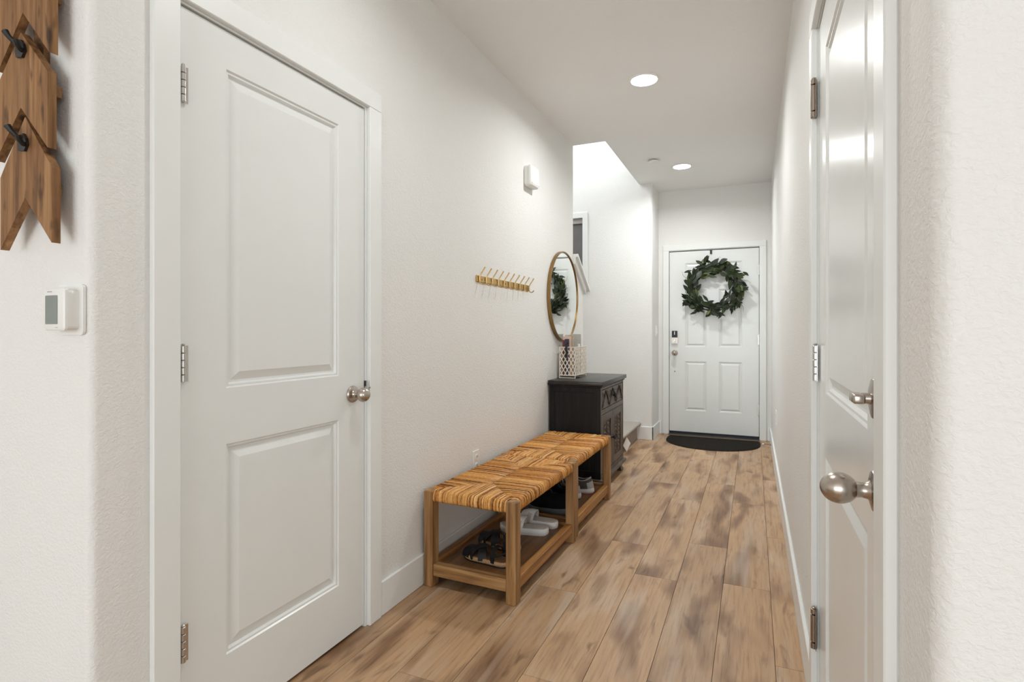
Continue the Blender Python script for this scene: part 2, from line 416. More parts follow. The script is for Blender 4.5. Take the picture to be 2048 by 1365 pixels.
CT = 0.017
def casing_x(name, X, s, ya, yb, zt, cw):
    """casing round an opening in a wall of constant X; s = side it stands proud to"""
    t = struct(empty(name, (X, ya, 0)))
    w_ = yb - ya
    MB().box(0, s * CT, -cw, 0, 0, zt, 0.0025).build('casing_side', 'trim', t, False)
    MB().box(0, s * CT, w_, w_ + cw, 0, zt, 0.0025).build('casing_side', 'trim', t, False)
    MB().box(0, s * CT, -cw, w_ + cw, zt, zt + cw, 0.0025).build('casing_head', 'trim', t, False)
    return t
casing_x('trim_1', XL, 1, 0.982, 1.766, 2.056, 0.074)
casing_x('trim_2', XR, -1, 0.922, 1.836, 2.058, 0.068)
t = struct(empty('trim_3', (-0.872, YF, 0)))
for a, b in ((-0.066, 0), (0.932, 0.998)): MB().box(a, b, -CT, 0, 0, 2.066, 0.0025).build('casing_side', 'trim', t, False)
MB().box(-0.066, 0.998, -CT, 0, 2.066, 2.130, 0.0025).build('casing_head', 'trim', t, False)

# ------------------------------------------------------------------ panelled doors
PROF = [(0, 0), (0.004, -0.005), (0.010, -0.005), (0.015, -0.0135), (0.021, -0.0135), (0.046, -0.003)]
PROF_S = [(0, 0), (0.004, -0.004), (0.009, -0.004), (0.014, -0.009), (0.018, -0.009), (0.036, -0.0025)]
def panel_slab(name, Wd, z0, z1, panels, f, parent, th=0.035, prof=PROF):
    """slab face with moulded panels; f(u, z, d) maps width, height and depth (d > 0 towards the viewer)"""
    m = MB(); bm = m.bm
    us = sorted({0, Wd} | {p[0] for p in panels} | {p[1] for p in panels}); zs = sorted({z0, z1} | {p[2] for p in panels} | {p[3] for p in panels})
    for a, b in zip(us, us[1:]):
        for c, d in zip(zs, zs[1:]):
            mu, mz = (a + b) / 2, (c + d) / 2
            if any(p[0] < mu < p[1] and p[2] < mz < p[3] for p in panels): continue
            bm.faces.new([bm.verts.new(f(u, z, 0)) for u, z in ((a, c), (b, c), (b, d), (a, d))])
    for (a, b, c, d) in panels:
        rings = [[f(u, z, dep) for u, z in ((a + i, c + i), (b - i, c + i), (b - i, d - i), (a + i, d - i))] for i, dep in prof]
        m.loft(rings, True, False, True)
    e = [(0, z0), (Wd, z0), (Wd, z1), (0, z1)]
    m.loft([[f(u, z, 0) for u, z in e], [f(u, z, -th) for u, z in e]], True, False, True)
    return m.build(name, 'door', parent, False)
def jamb_set(parent, Wd, zt, f, depth=0.10, g=0.0035):
    """jamb boards and a dark sheet behind the gaps round a slab 0..Wd; d measured from the slab face"""
    for nm, a, b in (('jamb', -0.018, -g), ('jamb', Wd + g, Wd + 0.018)):
        m = MB(); e = [(a, 0), (b, 0), (b, zt + 0.018), (a, zt + 0.018)]
        m.loft([[f(u, z, 0.004) for u, z in e], [f(u, z, -depth) for u, z in e]], True, True, True); m.build(nm, 'trim', parent, False)
    m = MB(); e = [(-g, zt + g + 0.002), (Wd + g, zt + g + 0.002), (Wd + g, zt + 0.018), (-g, zt + 0.018)]
    m.loft([[f(u, z, 0.004) for u, z in e], [f(u, z, -depth) for u, z in e]], True, True, True); m.build('jamb_head', 'trim', parent, False)
    m = MB(); e = [(-g, 0), (Wd + g, 0), (Wd + g, zt + g + 0.002), (-g, zt + g + 0.002)]
    m.loft([[f(u, z, -0.05) for u, z in e], [f(u, z, -depth) for u, z in e]], True, True, True); m.build('gap_shade_panel', 'gapblack', parent, False)  # near-black sheet that stops leaks and paints the slab gaps as shade
def hinge(parent, p, out, along, hz, mat, spring=False):
    """knuckle barrel with leaves; p = centre, out = towards the hall, along = towards the slab"""
    p = Vector(p); out = Vector(out); r = 0.0085 if spring else 0.0068
    h = empty('hinge', (0, 0, 0)); h.parent = parent; h.location = p
    n = 3 if spring else 5
    if spring:
        segs = [(-hz / 2, -hz / 2 + 0.018), (-hz / 2 + 0.02, hz / 2 - 0.017), (hz / 2 - 0.015, hz / 2)]
    else: segs = [(-hz / 2 + hz * i / n + 0.0006, -hz / 2 + hz * (i + 1) / n - 0.0006) for i in range(n)]
    for a, b in segs:
        MB().lathe([(r * 0.8, a), (r, a + 0.001), (r, b - 0.001), (r * 0.8, b)], out * r * 0.6, (0, 0, 1), 14).build('knuckle', mat, h)
    al = Vector(along); m = MB(); m.obox(al * 0.008 + out * 0.001, al, out, (0, 0, 1), 0.008, 0.0012, hz / 2); m.build('hinge_leaf', mat, h, False)
    MB().lathe([(r * 0.6, 0), (r * 0.75, 0.003), (r * 0.3, 0.006)], out * r * 0.6 + Vector((0, 0, hz / 2)), (0, 0, 1), 10).build('hinge_pin', mat, h)
    return h
def knob(parent, p, out, mat='nickel', scale=1.0, egg=1.0, ball=0.0275):
    k = empty('door_knob'); k.parent = parent; k.location = p
    s = scale
    MB().lathe([(0.0325 * s, 0), (0.033 * s, 0.003), (0.030 * s, 0.008), (0.021 * s, 0.0105), (0.018 * s, 0.011)], (0, 0, 0), out, 32).build('rosette', mat, k)
    MB().lathe([(0.018 * s, 0.009), (0.013 * s, 0.014), (0.0115 * s, 0.022), (0.0125 * s, 0.030), (0.014 * s, 0.034)], (0, 0, 0), out, 24).build('knob_neck', mat, k)
    c, r = 0.052 * s, ball * s
    pr = [(r * math.sin(t), c - r * 0.9 * egg * math.cos(t)) for t in [PI * (0.16 + 0.84 * i / 16) for i in range(17)]]
    MB().lathe(pr, (0, 0, 0), out, 28).build('knob_ball', mat, k)
    return k

# closet door on the left
d1 = struct(empty('door_1', (XL, 0.992, 0)), 'white two panel closet door with nickel knob in the left wall')
f1 = lambda u, z, d: (-0.004 + d, u, z)
panel_slab('slab', 0.762, 0.012, 2.044, [(0.143, 0.619, 1.002, 1.934), (0.143, 0.619, 0.223, 0.838)], f1, d1)
jamb_set(d1, 0.762, 2.044, f1)
for z in (1.831, 1.081, 0.329): hinge(d1, (0.003, 0.002, z), (1, 0, 0), (0, 1, 0), 0.097, 'chrome')
knob(d1, (-0.003, 0.693, 0.926), (1, 0, 0))
m = MB(); m.tube([(-0.02, 0.772, 0.945), (0.006, 0.770, 0.945), (0.018, 0.776, 0.945)], 0.003, 6); m.box(-0.03, 0.0145, 0.765, 0.7675, 0.915, 0.972, 0.001); m.build('strike_plate', 'chrome', d1, False)
MB().box(-0.004, 0.003, 0.7625, 0.7655, 0.950, 0.972).build('latch_gap', 'black', d1, False)

# door on the right with knob and deadbolt
d3 = struct(empty('door_3', (XR, 0.930, 0)), 'white two panel door with nickel knob and deadbolt in the right wall')
f3 = lambda u, z, d: (0.003 - d, u, z)
panel_slab('slab', 0.898, 0.012, 2.046, [(0.158, 0.742, 1.004, 1.925), (0.158, 0.742, 0.223, 0.832)], f3, d3)
jamb_set(d3, 0.898, 2.046, f3)
hinge(d3, (-0.006, 0.895, 1.847), (-1, 0, 0), (0, -1, 0), 0.112, 'bronze', True)
hinge(d3, (-0.003, 0.895, 1.075), (-1, 0, 0), (0, -1, 0), 0.104, 'chrome')
hinge(d3, (-0.006, 0.895, 0.300), (-1, 0, 0), (0, -1, 0), 0.116, 'bronze', True)
knob(d3, (0.002, 0.066, 0.924), (-1, 0, 0), 'nickel', 1.0, 1.22, 0.0242)
db = empty('deadbolt'); db.parent = d3; db.location = (0.002, 0.066, 1.066)
MB().lathe([(0.0325, 0), (0.033, 0.003), (0.030, 0.008), (0.019, 0.0105), (0.0, 0.011)], (0, 0, 0), (-1, 0, 0), 32).build('rosette', 'nickel', db)
MB().lathe([(0.0095, 0.009), (0.0085, 0.016), (0.008, 0.022)], (0, 0, 0), (-1, 0, 0), 16).build('turn_stem', 'nickel', db)
m = MB(); m.box(-0.036, -0.019, -0.021, 0.021, -0.0075, 0.0075, 0.004, 3); m.build('thumb_turn', 'nickel', db)

# front door
d2 = struct(empty('door_2', (-0.868, YF, 0)), 'white six panel front door with keypad lock at the end of the hall')
f2 = lambda u, z, d: (u, 0.004 - d, z)
pl, pr_ = (0.168, 0.396), (0.523, 0.757)
pan = [(a, b, c, d) for a, b in (pl, pr_) for c, d in ((1.700, 1.920), (0.985, 1.622), (0.273, 0.824))]
panel_slab('slab', 0.924, 0.038, 2.052, pan, f2, d2, 0.044, PROF_S)
jamb_set(d2, 0.924, 2.052, f2, 0.10, 0.006)
for z in (1.815, 1.070, 0.320): hinge(d2, (0.929, -0.004, z), (0, -1, 0), (-1, 0, 0), 0.105, 'chrome')
knob(d2, (0.058, 0.004, 0.917), (0, -1, 0), 'nickel', 1.0)
lk_ = empty('keypad_lock'); lk_.parent = d2; lk_.location = (0.058, 0.004, 1.09)
MB().prism(rrect(-0.029, 0.029, 0.0, 0.075, 0.006), lambda u, v, d: (u, d, v), 0, -0.026).build('battery_cover', 'black', lk_)
MB().prism(rrect(-0.034, 0.034, -0.068, -0.001, 0.008), lambda u, v, d: (u, d, v), 0, -0.024).build('lock_body', 'nickel', lk_)
MB().box(-0.004, 0.004, -0.029, -0.026, 0.03, 0.068).build('light_strip', 'plastic', lk_, False)
m = MB(); m.obox((0, -0.034, -0.034), (0.5, 0, 1), (0, 1, 0), (1, 0, -0.5), 0.018, 0.010, 0.005); m.build('thumb_turn', 'chrome', lk_, False)
MB().lathe([(0.006, 0), (0.005, 0.003), (0.0, 0.003)], (0.058, 0.004, 0.708), (0, -1, 0), 12).build('door_screw', 'black', d2)
MB().box(-0.012, 0.0, -0.012, 0.0, 0.885, 0.945, 0.002).build('strike_plate', 'bronze', d2, False)
MB().box(0.002, 0.922, -0.004, 0.03, 0.018, 0.037).build('door_sweep', 'sill', d2, False)
MB().box(-0.003, 0.927, -0.045, 0.10, 0.0005, 0.017, 0.003).build('door_sill', 'sill', d2, False)
MB().box(-0.003, 0.927, -0.085, -0.045, 0.0005, 0.008, 0.002).build('sill_strip', 'sillwood', d2, False)

# ------------------------------------------------------------------ stairs, sloped rail cap, stair window
st = thing('staircase', 'carpeted grey stair steps rising behind the dark cabinet', 'stairs', (-1.15, 4.80, 0))
def step(x0, x1, y0, y1, z0, z1, nose_x=True):
    r = 0.016
    if nose_x:
        prof = [(x0, z1), (x1 + 0.03, z1)] + [(x1 + 0.03 + r * math.sin(t), z1 - r + r * math.cos(t)) for t in [PI * i / 8 for i in range(1, 9)]] + [(x1 + 0.012, z1 - 2 * r), (x0, z1 - 2 * r)]
        MB().prism(prof, lambda u, v, d: (u, d, v), y0, y1).build('tread', 'carpet', st)
        MB().box(x0, x1 + 0.004, y0, y1, z0, z1 - 2 * r).build('riser', 'riser', st, False)
    else:
        prof = [(y0, z1), (y1 + 0.03, z1)] + [(y1 + 0.03 + r * math.sin(t), z1 - r + r * math.cos(t)) for t in [PI * i / 8 for i in range(1, 9)]] + [(y1 + 0.012, z1 - 2 * r), (y0, z1 - 2 * r)]
        MB().prism(prof, lambda u, v, d: (d, u, v), x0, x1).build('tread', 'carpet', st)
        MB().box(x0, x1, y0, y1 + 0.004, z0, z1 - 2 * r).build('riser', 'riser', st, False)
L2 = Y2 - 4.80 - 0.002
step(-0.28, 0, 0.0, L2, 0.0, 0.182)
step(-0.55, -0.27, 0.0, L2, 0.0, 0.364)
step(-1.72, -0.54, 0.0, L2, 0.0, 0.546)
for i in range(7): step(-1.72, -0.39, -0.26 * (i + 1), -0.26 * i - 0.003, 0.0, 0.546 + 0.182 * (i + 1), False)
# sloped cap on the half wall
cp = tag(empty('stair_rail_cap', (XL, Y1, 1.765)), 'white sloped wood cap on the half wall beside the round mirror', 'rail cap')
sl = -(1.765 - 1.545) / 0.30
def slope_bar(y0, y1, x0, x1, a, b): return MB().loft([[(x, y0, y0 * sl + z) for x, z in ((x0, a), (x1, a), (x1, b), (x0, b))], [(x, y1, y1 * sl + z) for x, z in ((x0, a), (x1, a), (x1, b), (x0, b))]], True, True, True)
slope_bar(0.002, 0.372, -0.165, 0.046, 0.030, 0.056).build('cap_board', 'trim', cp, False)
slope_bar(0.002, 0.330, 0.001, 0.022, -0.028, 0.030).build('cap_moulding', 'trim', cp, False)
slope_bar(0.002, 0.334, -0.14, 0.001, 0.001, 0.030).build('cap_filler', 'trim', cp, False)
# stair window
wd = struct(empty('window_1', (W1[1], Y2, 0)), 'tall dark window with grey shade over the stairs')
ww = W1[0] - W1[1]
MB().box(0, 0.058, -0.014, 0, W1[2] - 0.06, W1[3] + 0.058, 0.002).build('window_casing', 'trim', wd, False)
MB().box(ww - 0.058, ww, -0.014, 0, W1[2] - 0.06, W1[3] + 0.058, 0.002).build('window_casing', 'trim', wd, False)
MB().box(ww, 0, -0.014, 0, W1[3], W1[3] + 0.058, 0.002).build('window_casing', 'trim', wd, False)
MB().box(ww - 0.07, 0.07, -0.03, 0.0, W1[2] - 0.03, W1[2], 0.002).build('window_sill', 'trim', wd, False)
MB().box(ww, 0, 0.055, 0.065, W1[2], W1[3]).build('window_pane', 'glass', wd, False)
MB().box(ww + 0.01, -0.006, 0.030, 0.034, W1[2] + 0.02, W1[3] - 0.055).build('window_shade', 'blind', wd, False)
MB().box(ww + 0.005, -0.003, 0.012, 0.05, W1[3] - 0.06, W1[3], 0.004).build('shade_valance', 'greycard', wd, False)

# ------------------------------------------------------------------ ceiling fittings
def downlight(x, y, label, power=12):
    t = thing('ceiling_light', label, 'ceiling light', (x, y, H), 0, 'recessed lights along the hall ceiling')
    m = MB(); m.lathe([(0.078, -0.001), (0.082, -0.006), (0.094, -0.0055), (0.097, -0.0005)], (0, 0, 0), (0, 0, 1), 40); m.build('trim_ring', 'plastic', t)
    MB().lathe([(0.0785, -0.0015), (0.0785, -0.004), (0.05, -0.005), (0.0, -0.0052)], (0, 0, 0), (0, 0, 1), 40).build('lens', 'lens', t)
    d = bpy.data.lights.new('downlight_lamp', 'AREA'); d.shape = 'DISK'; d.size = 0.15; d.energy = power; d.color = (0.95, 0.985, 0.975); d.spread = math.radians(160)
    o = bpy.data.objects.new('downlight_lamp', d); C.objects.link(o); o.parent = t; o.location = (0, 0, -0.012)
    return t
downlight(-0.626, 3.485, 'nearer of the two round recessed lights glowing in the hall ceiling')
downlight(-0.625, 5.470, 'farther round recessed light glowing near the front door')
downlight(-0.626, 1.500, 'round recessed light in the hall ceiling beside the closet door', 6.0)
t = thing('sprinkler_cover', 'small flat white disc on the ceiling left of the far light', 'sprinkler cover', (-0.84, 5.16, H))
MB().lathe([(0.020, -0.001), (0.020, -0.012)], (0, 0, 0), (0, 0, 1), 20).build('collar', 'plastic', t)
MB().lathe([(0.046, -0.012), (0.050, -0.014), (0.049, -0.018), (0.044, -0.020), (0.0, -0.021)], (0, 0, 0), (0, 0, 1), 32).build('cover_disc', 'plastic', t)

# ------------------------------------------------------------------ small wall fittings
fx = lambda u, v, d: (d, u, v)            # on a wall of constant X
fy = lambda u, v, d: (u, d, v)            # on a wall of constant Y
def receptacle(name, label, loc, s):
    t = thing(name, label, 'outlet', loc)
    MB().prism(rrect(-0.037, 0.037, -0.060, 0.060, 0.004), fx, 0, s * 0.006).build('face_plate', 'plastic', t)
    for z in (-0.024, 0.024):
        MB().prism(rrect(-0.017, 0.017, z - 0.016, z + 0.016, 0.012), fx, s * 0.005, s * 0.0085).build('socket', 'plastic', t)
        m = MB(); m.box(s * 0.0085, s * 0.0090, -0.008, -0.005, z - 0.003, z + 0.008); m.box(s * 0.0085, s * 0.0090, 0.005, 0.008, z - 0.003, z + 0.008)
        m.build('slot', 'plasticgap', t, False)
    return t
receptacle('wall_outlet', 'white duplex outlet low on the left wall above the woven bench', (XL, 2.703, 0.447), 1)
receptacle('wall_outlet', 'white outlet low on the right wall near the front door', (XR, 4.95, 0.46), -1)
t = thing('light_switch', 'white light switch left of the front door casing', 'light switch', (XC, 6.245, 1.165))
MB().prism(rrect(-0.037, 0.037, -0.060, 0.060, 0.004), fx, 0, 0.006).build('face_plate', 'plastic', t)
m = MB(); m.obox((0.008, 0, 0), (1, 0, 0.08), (0, 1, 0), (-0.08, 0, 1), 0.003, 0.016, 0.033); m.build('rocker', 'plastic', t, False)

# alarm siren box high on the left wall
t = thing('wall_siren', 'white rounded siren box high on the left wall', 'siren', (XL, 3.472, 2.208))
MB().loft([[(d, u, v) for u, v in rrect(-0.076 + i, 0.076 - i, -0.070 + i, 0.070 - i, 0.022)] for d, i in ((0, 0.003), (0.004, 0), (0.028, 0), (0.030, 0.003))], True, True, True).build('back_box', 'plastic', t)
MB().loft([[(d, u, v) for u, v in rrect(-0.078 + i, 0.078 - i, -0.070 + i, 0.072 - i, 0.020)] for d, i in ((0.030, 0.001), (0.034, 0), (0.046, 0.002), (0.053, 0.008), (0.055, 0.016))], True, True, True).build('front_cover', 'plastic', t)
m = MB(); m.tube([(0.0538, -0.064 + 0.008 * i, -0.050 - 0.0035 * math.sin(PI * i / 16)) for i in range(17)], 0.0016, 6); m.build('vent_slot', 'plasticgap', t)

# thermostat
t = thing('thermostat', 'white thermostat with grey green screen below the wooden arrows', 'thermostat', (-1.463, YW, 1.218))
MB().prism(rrect(-0.052, 0.048, -0.058, 0.060, 0.010), fy, 0, -0.006).build('wall_plate', 'plastic', t)
MB().loft([[(u, -d, v) for u, v in rrect(-0.044 + i, 0.036 - i, -0.048 + i, 0.050 - i, 0.008)] for d, i in ((0.005, 0.004), (0.028, 0.004), (0.030, 0), (0.036, 0), (0.0385, 0.003))], True, True, True).build('body', 'plastic', t)
MB().prism(rrect(-0.036, 0.012, -0.033, 0.033, 0.002), fy, -0.0380, -0.0392).build('screen', 'lcd', t)
MB().box(-0.028, -0.010, -0.0392, -0.0387, 0.0405, 0.0425).build('maker_mark', 'greycard', t, False)
MB().box(0.004, 0.012, -0.0392, -0.0387, -0.0415, -0.040).build('small_mark', 'greycard', t, False)

# wooden arrows with hooks
t = thing('arrow_coat_rack', 'stained wood wall rack of three upward arrows with black hooks', 'wall rack', (-1.57, YW, 1.36))
AY = -0.030
def arrow(xl, xr, zb, dz_tip, dzn, dzs, apex, nm='arrow_board'):
    xm = (xl + xr) / 2
    poly = [(xl, zb), (xm, zb + dzn), (xr, zb + 0.004), (xr, zb + dzs), (xm, zb + apex), (xl, zb + dzs - 0.002)]
    m = MB()
    ring = lambda d: [(u, d, v) for u, v in poly]
    m.loft([ring(AY), ring(AY - 0.018)], True)
    for d, rev in ((AY, True), (AY - 0.018, False)):
        a = [m.bm.verts.new((u, d, v)) for u, v in poly]
        for q in ((0, 1, 4, 5), (1, 2, 3, 4)): m.bm.faces.new([a[i] for i in q])
    return m.build(nm, 'arrow', t, False)
arrow(-0.100, 0.114, 0.006, 0, 0.116, 0.176, 0.306)
arrow(-0.120, 0.098, 0.224, 0, 0.112, 0.178, 0.290)
arrow(-0.110, 0.104, 0.440, 0, 0.118, 0.180, 0.310)
for z in (0.138, 0.366, 0.585):
    MB().box(-0.085, 0.090, AY + 0.0002, AY + 0.016, z - 0.013, z + 0.013, 0.001).build('cross_strip', 'arrowback', t, False)
MB().box(-0.03, 0.012, AY + 0.0164, -0.0008, 0.12, 0.60).build('back_strip', 'arrowback', t, False)
for x, z in ((0.004, 0.255), (-0.006, 0.476)):
    h = empty('hook'); h.parent = t; h.location = (x, AY - 0.018, z)
    MB().prism([(-0.014, -0.022), (0.010, -0.026), (0.021, -0.012), (0.016, 0.004), (0.006, 0.016), (-0.010, 0.010), (-0.018, -0.006)], fy, 0, -0.006).build('hook_plate', 'black', h, False)
    m = MB(); m.tube([(0.012, -0.004, -0.010), (0.017, -0.012, -0.012), (0.022, -0.020, -0.006), (0.023, -0.023, 0.004)], [0.006, 0.0055, 0.006, 0.0075], 8); m.build('lower_prong', 'black', h)
    m = MB(); m.tube([(-0.004, -0.004, 0.004), (-0.006, -0.014, 0.010), (-0.010, -0.022, 0.020), (-0.014, -0.026, 0.030)], [0.006, 0.0055, 0.006, 0.0075], 8); m.build('upper_prong', 'black', h)

# brass hook rail
t = thing('coat_hook_rail', 'brass rail with ten coat hooks on the left wall', 'hook rail', (XL, 3.085, 1.458))
RL = 0.385
MB().box(0, 0.007, -RL, RL, -0.018, 0.018, 0.0015).build('back_plate', 'brass', t, False)
hm = MB()
hm.tube([(0.045, 0, 0.064), (0.034, 0, 0.047), (0.020, 0, 0.028), (0.013, 0, 0.014), (0.0115, 0, -0.002), (0.0115, 0, -0.018), (0.016, 0, -0.027), (0.026, 0, -0.031), (0.036, 0, -0.028), (0.045, 0, -0.019)], [0.0042] + [0.0036] * 8 + [0.0042], 8)
hme = hm.mesh('coat_hook', M['brass'])
for i in range(10):
    inst('coat_hook', hme, t, Matrix.Translation((0, -RL + 0.028 + (2 * RL - 0.032) * i / 9, 0)))
for y in (-RL + 0.065, 0.0, RL - 0.04):
    MB().lathe([(0.006, 0.006), (0.005, 0.0085), (0.0, 0.009)], (0, y, -0.002), (1, 0, 0), 12).build('screw', 'darkbrass', t)

# round mirror
t = thing('round_mirror', 'round mirror in thin aged brass frame above the dark cabinet', 'mirror', (XL, 4.197, 1.44))
RM, MD = 0.359, 0.028
MB().lathe([(RM - 0.004, 0.0005), (RM, 0.003), (RM, MD - 0.002), (RM - 0.002, MD), (RM - 0.010, MD), (RM - 0.0115, MD - 0.003), (RM - 0.0115, MD - 0.010), (RM - 0.02, MD - 0.011), (RM - 0.02, 0.0005)], (0, 0, 0), (1, 0, 0), 96).build('mirror_frame', 'darkbrass', t)
MB().lathe([(RM - 0.0125, 0.002), (RM - 0.0125, MD - 0.0075), (0, MD - 0.0075)], (0, 0, 0), (1, 0, 0), 96).build('mirror_glass', 'mirror', t)

# ------------------------------------------------------------------ woven benches
BW, BLN, BHT = 0.462, 0.818, 0.435
LX, LY = 0.046, 0.056
def rush_seat():
    """rush strands wrapped over the four rails, meeting on the diagonals"""
    m = MB(); bm = m.bm; tones = {}
    rnd = random.Random(3)
    top = BHT + 0.004; zb = 0.388; sp = 0.0047
    def strand(pts, tone, r):
        n0 = len(bm.verts)
        m.tube(pts, r, 5)
        bm.verts.ensure_lookup_table()
        for v in bm.verts[n0:]: tones[v] = tone
    def run(edge_pt, inward, length, tone):
        ex, ey = edge_pt; dx, dy = inward
        w = rnd.uniform(-0.0012, 0.0012); hz = rnd.uniform(-0.0028, 0.0022); r = rnd.uniform(0.0021, 0.0034)
        px, py = -dy, dx
        P = lambda d, z, k=0.0: (ex + dx * d + px * k, ey + dy * d + py * k, z)
        pts = [P(0.010, zb + 0.002), P(0.0045, zb + 0.010, w), P(0.0035, zb + 0.026, w), P(0.008, top - 0.008, w), P(0.018, top - 0.001 + hz, 0)]
        L_ = max(length, 0.026)
        for q in (0.35, 0.7): pts.append(P(0.018 + (L_ - 0.018) * q, top + hz + rnd.uniform(-0.0007, 0.0007) - 0.002 * q, rnd.uniform(-0.001, 0.001)))
        pts.append(P(L_, top - 0.0045))
        strand(pts, tone, r)
    def tone_at(block):
        return rnd.choice((-0.02, 0.10, 0.18, 0.26, 0.30, 0.36, 0.44, 0.52)) + block
    y = LY + sp * 0.4; i = 0; blk = 0
    while y < BLN - LY:
        if rnd.random() < 0.12: blk = rnd.uniform(-0.10, 0.06)
        d = min(y - LY, BLN - LY - y)
        for side in (0, 1):
            ln = min(LX + d + 0.004, BW / 2 + rnd.uniform(-0.004, 0.004))
            run((0.0 if side == 0 else BW, y), (1 if side == 0 else -1, 0), ln, tone_at(blk))
        y += sp * rnd.uniform(0.92, 1.08)
    x = LX + sp * 0.4
    while x < BW - LX:
        if rnd.random() < 0.15: blk = rnd.uniform(-0.06, 0.10)
        d = min(x - LX, BW - LX - x)
        for side in (0, 1):
            run((x, 0.0 if side == 0 else BLN), (0, 1 if side == 0 else -1), LY + d + 0.004, tone_at(blk + 0.10))
        x += sp * rnd.uniform(0.92, 1.08)
    bm.verts.index_update()
    vals = [0.3] * len(bm.verts)
    for v, tv in tones.items(): vals[v.index] = tv
    bmesh.ops.recalc_face_normals(bm, faces=bm.faces)
    me = bpy.data.meshes.new('woven_seat'); bm.to_mesh(me); bm.free()
    a = me.attributes.new('tone', 'FLOAT', 'POINT'); a.data.foreach_set('value', vals)
    me.polygons.foreach_set('use_smooth', [True] * len(me.polygons)); me.materials.append(M['rush'])
    return me
RUSH = rush_seat()
def leg_mesh():
    m = MB(); m.box(0, LX, 0, LY, 0, BHT + 0.002, 0.003); return m.mesh('leg', M['bz'], False)
LEG = leg_mesh()
def bench(label, loc, rz):
    t = thing('woven_bench', label, 'bench', loc, rz, 'matching woven benches along the left wall')
    for x, y in ((0, 0), (BW - LX, 0), (0, BLN - LY), (BW - LX, BLN - LY)): inst('leg', LEG, t, Matrix.Translation((x, y, 0)))
    s = inst('woven_seat', RUSH, t); s['kind'] = 'stuff'
    MB().box(0.014, BW - 0.014, 0.014, BLN - 0.014, 0.392, 0.430).build('seat_frame', 'by', t, False)
    z0, z1 = 0.050, 0.104
    MB().box(LX, BW - LX, 0.006, 0.044, z0, z1, 0.003).build('end_rail', 'bx', t, False)
    MB().box(LX, BW - LX, BLN - 0.044, BLN - 0.006, z0, z1, 0.003).build('end_rail', 'bx', t, False)
    MB().box(0.004, 0.042, LY, BLN - LY, z0, z1, 0.003).build('side_rail', 'by', t, False)
    MB().box(BW - 0.044, BW - 0.006, LY, BLN - LY, z0, z1, 0.003).build('side_rail', 'by', t, False)
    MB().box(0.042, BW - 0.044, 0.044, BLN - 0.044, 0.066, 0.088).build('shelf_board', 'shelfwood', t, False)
    return t
SZ = 0.0885
bench('nearer woven rush seat bench holding sandals and white slides', (-1.383, 2.146, 0), math.radians(-1.3))
bench('farther woven rush seat bench holding sneakers beside the dark cabinet', (-1.376, 2.9715, 0), math.radians(-0.4))

# ------------------------------------------------------------------ shoes
HW = [(0, 0), (0.02, 0.42), (0.06, 0.66), (0.14, 0.80), (0.28, 0.82), (0.42, 0.80), (0.56, 0.90), (0.70, 1.0), (0.82, 0.95), (0.91, 0.75), (0.97, 0.44), (1, 0)]
def hw(u):
    for (a, x), (b, y) in zip(HW, HW[1:]):
        if u <= b: return x + (y - x) * (u - a) / (b - a)
    return 0
NS = 18
US = [0.5 - 0.5 * math.cos(PI * i / NS) for i in range(NS + 1)]
def outline(L, W, inset=0.0, curve=0.006):
    pts = []
    for sgn in (-1, 1):
        us = US if sgn < 0 else US[::-1][1:-1]
        for u in us:
            h = hw(u) * W / 2
            x = u * L; y = sgn * h + curve * math.sin(PI * u)
            if inset:
                x = L / 2 + (x - L / 2) * (1 - 2 * inset / L); y = curve * math.sin(PI * u) + (y - curve * math.sin(PI * u)) * (1 - 2 * inset / W)
            pts.append((x, y))
    return pts
def slab_sole(t, name, mat, L, W, z0, z1, inset=0.0, toe=0.0, bulge=0.003):
    def ring(ins, z): return [(x, y, z + toe * max(0, (x / L - 0.75) / 0.25) ** 2) for x, y in outline(L, W, ins)]
    return MB().loft([ring(inset + bulge, z0), ring(inset, z0 + (z1 - z0) * 0.3), ring(inset, z1 - (z1 - z0) * 0.2), ring(inset + bulge * 0.8, z1)], True, True, True).build(name, mat, t)
